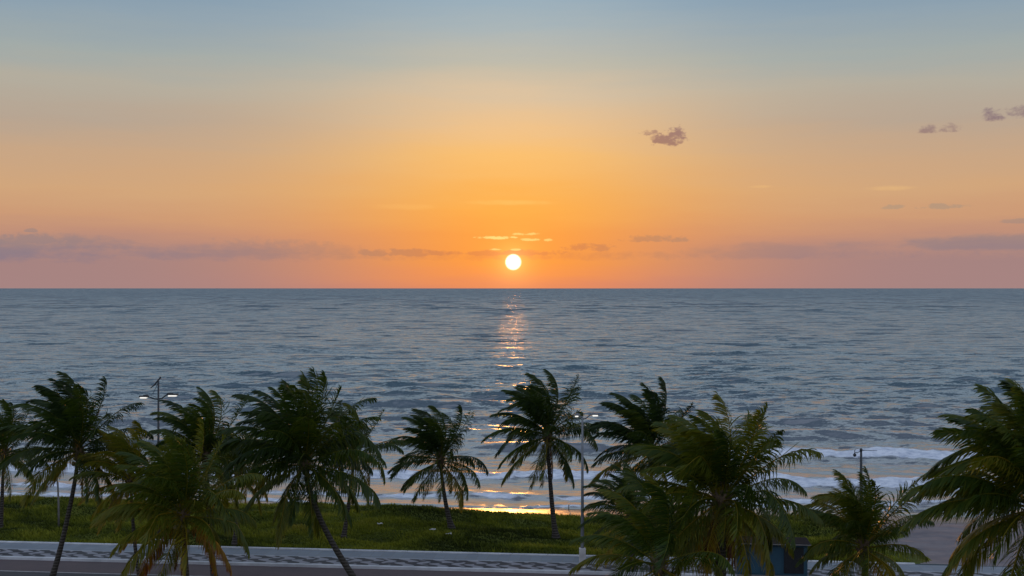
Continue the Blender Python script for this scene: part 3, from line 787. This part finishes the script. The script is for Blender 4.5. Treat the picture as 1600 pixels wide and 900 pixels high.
def lantern_post():
    D = 69.0; X = (1345.5 - 800) / F * D; z0 = 0.0; h = at(1345, 704, D).z
    root = empty('lantern_post', (X, D, z0)); tag(root, 'dark unlit lantern post with a curled arm behind the short right-hand palm', 'lamp post')
    b = MB(); b.tube([(0, 0, -.2), (0, 0, h * .5), (0, 0, h)], [.13, .11, .06], 12); b.build('pole', M_pole_d, root, smooth=True)
    a = MB(); a.tube([(0, 0, h - .02), (-.12, 0, h - .10), (-.22, 0, h - .14), (-.36, 0, h - .10), (-.38, 0, h - .02), (-.30, 0, h + .02)], .02, 8)
    a.tube([(0, 0, h), (.3, 0, h), (.9, 0, h - .03)], [.025, .018, .01], 8); a.ball((0, 0, h + .02), .09, 8, 6)
    ar = a.build('arm', M_pole_d, root, smooth=True)
    l = MB(); l.tube([(-.36, 0, h - .12), (-.36, 0, h - .2), (-.36, 0, h - .26), (-.36, 0, h - .36)], [.012, .06, .11, .05], 10); l.build('lantern', M_pole_d, root, smooth=True)
lantern_post()

def thin_post():
    D = 77.5; X = (92 - 800) / F * D
    s_, t_ = inv_st(X, D); z0 = float(land_z(np.array([s_]), np.array([t_]))[0])
    root = empty('post', (X, D, z0)); tag(root, 'thin grey post standing in the grass between the two leftmost palms', 'post')
    b = MB(); b.tube([(0, 0, -.3), (-.02, 0, 1.4), (-.07, 0, 2.75), (-.2, 0, 3.1), (-.42, 0, 3.3)], [.07, .06, .055, .05, .04], 10); b.build('shaft', M_concrete, root, smooth=True)
    c = MB(); c.box((-.5, 0, 3.3), (.24, .16, .09), 0, .02); c.build('cap', M_concrete, root)
thin_post()

def stake():
    D = 94; p = at(888.5, 784, D)
    b = MB(); b.tube([(0, 0, -.4), (.01, 0, .2), (0, .01, .5)], [.035, .03, .025], 8); b.tube([(0, 0, .42), (.12, 0, .5)], [.02, .01], 6)
    o = b.build('stake', M_wood); o.location = (p.x, D, SEA + .02)
    tag(o, 'short dark stake standing in the wet shallows right of the tall central palm', 'stake')
stake()

# white slatted rail by the lamp foot
def rail():
    x0 = (217 - 800) / F * 68.5
    p = Vector((x0, 70.3 , 0)); s0, _ = inv_st(x0, 70.3); root = empty('slatted_rail', st(s0, -1.0, 0), -PA)
    tag(root, 'short white slatted rail on the promenade near the foot of the double lamp post', 'rail')
    fr = MB(); fr.box((.9, 0, .62), (1.8, .05, .05), 0, .01); fr.box((.9, 0, .14), (1.8, .05, .05), 0, .01); fr.build('frame', M_white, root)
    for k in (0, 1.8):
        g = MB(); g.box((k, 0, .34), (.07, .07, .68), 0, .01); g.build('post', M_white, root)
    for k in range(11):
        g = MB(); g.box((.15 + k * .15, 0, .38), (.05, .03, .43), 0, .006); g.build('slat', M_white, root)
rail()

# blue kiosk
def kiosk():
    s0, t0 = 12.2, -3.0
    root = empty('kiosk', st(s0, t0, 0), -PA)
    tag(root, 'low blue panelled kiosk with a dark flat roof behind the right-hand palms', 'kiosk')
    Wd, Dp, H = 3.6, 1.5, 1.66
    b = MB(); b.box((Wd / 2, 0, H / 2), (Wd, Dp, H), 0, .01); wall = b.build('wall', M_blue, root)
    rf = MB(); rf.box((Wd / 2, -.1, H + .09), (Wd + .3, Dp + .3, .10), 0, .02); rf.build('roof', M_roof, root)
    tr = MB(); tr.box((Wd / 2, -Dp / 2 - .275, H + .09), (Wd + .3, .04, .05), 0, .008); tr.build('roof_trim', M_concrete, root)
    for k in range(3):
        x = .5 + k * 1.15
        if k in (2,):
            w = MB(); w.box((x + .1, -Dp / 2 - .02, .9), (1.0, .05, 1.35), 0, .01); d = w.build('door', M_dark, root)
            hdl = MB(); hdl.box((x + .5, -Dp / 2 - .06, 1.05), (.03, .04, .2), 0, .005); hdl.build('handle', M_pole_w, d)
        else:
            w = MB(); w.box((x + .1, -Dp / 2 - .015, .88), (1.02, .04, 1.42), 0, .012); w.build('panel', M_blue, root)
    pl = MB(); pl.box((Wd / 2, -Dp / 2 - .03, .05), (Wd, .05, .1), 0, .01); pl.build('plinth', M_concrete, root)
kiosk()

# litter on the grass
for (px, py, dsc) in [(676, 832, 'white paper scrap on the grass just left of the slender palm trunk'), (701, 841, 'white scrap on the grass below the foot of the slender palm'), (594, 824, 'tiny white scrap on the grass right of the bushy leaning palm')]:
    D = 15.0 / ((py - 450.5) / F) ; D -= .8
    X = (px - 800) / F * D; s_, t_ = inv_st(X, D); z = float(land_z(np.array([s_]), np.array([t_]))[0])
    g = np.random.default_rng(px); b = MB()
    V = []; 
    for i in range(4):
        for j in range(3): V.append((i * .11 - .16 + g.normal(0, .02), j * .10 - .1 + g.normal(0, .02), .12 + abs(g.normal(0, .05))))
    b.add(V, [(i * 3 + j, (i + 1) * 3 + j, (i + 1) * 3 + j + 1, i * 3 + j + 1) for i in range(3) for j in range(2)])
    o = b.build('paper_scrap', M_paper); o.location = (X, D, z); tag(o, dsc, 'litter')
    md = o.modifiers.new('thick', 'SOLIDIFY'); md.thickness = .01
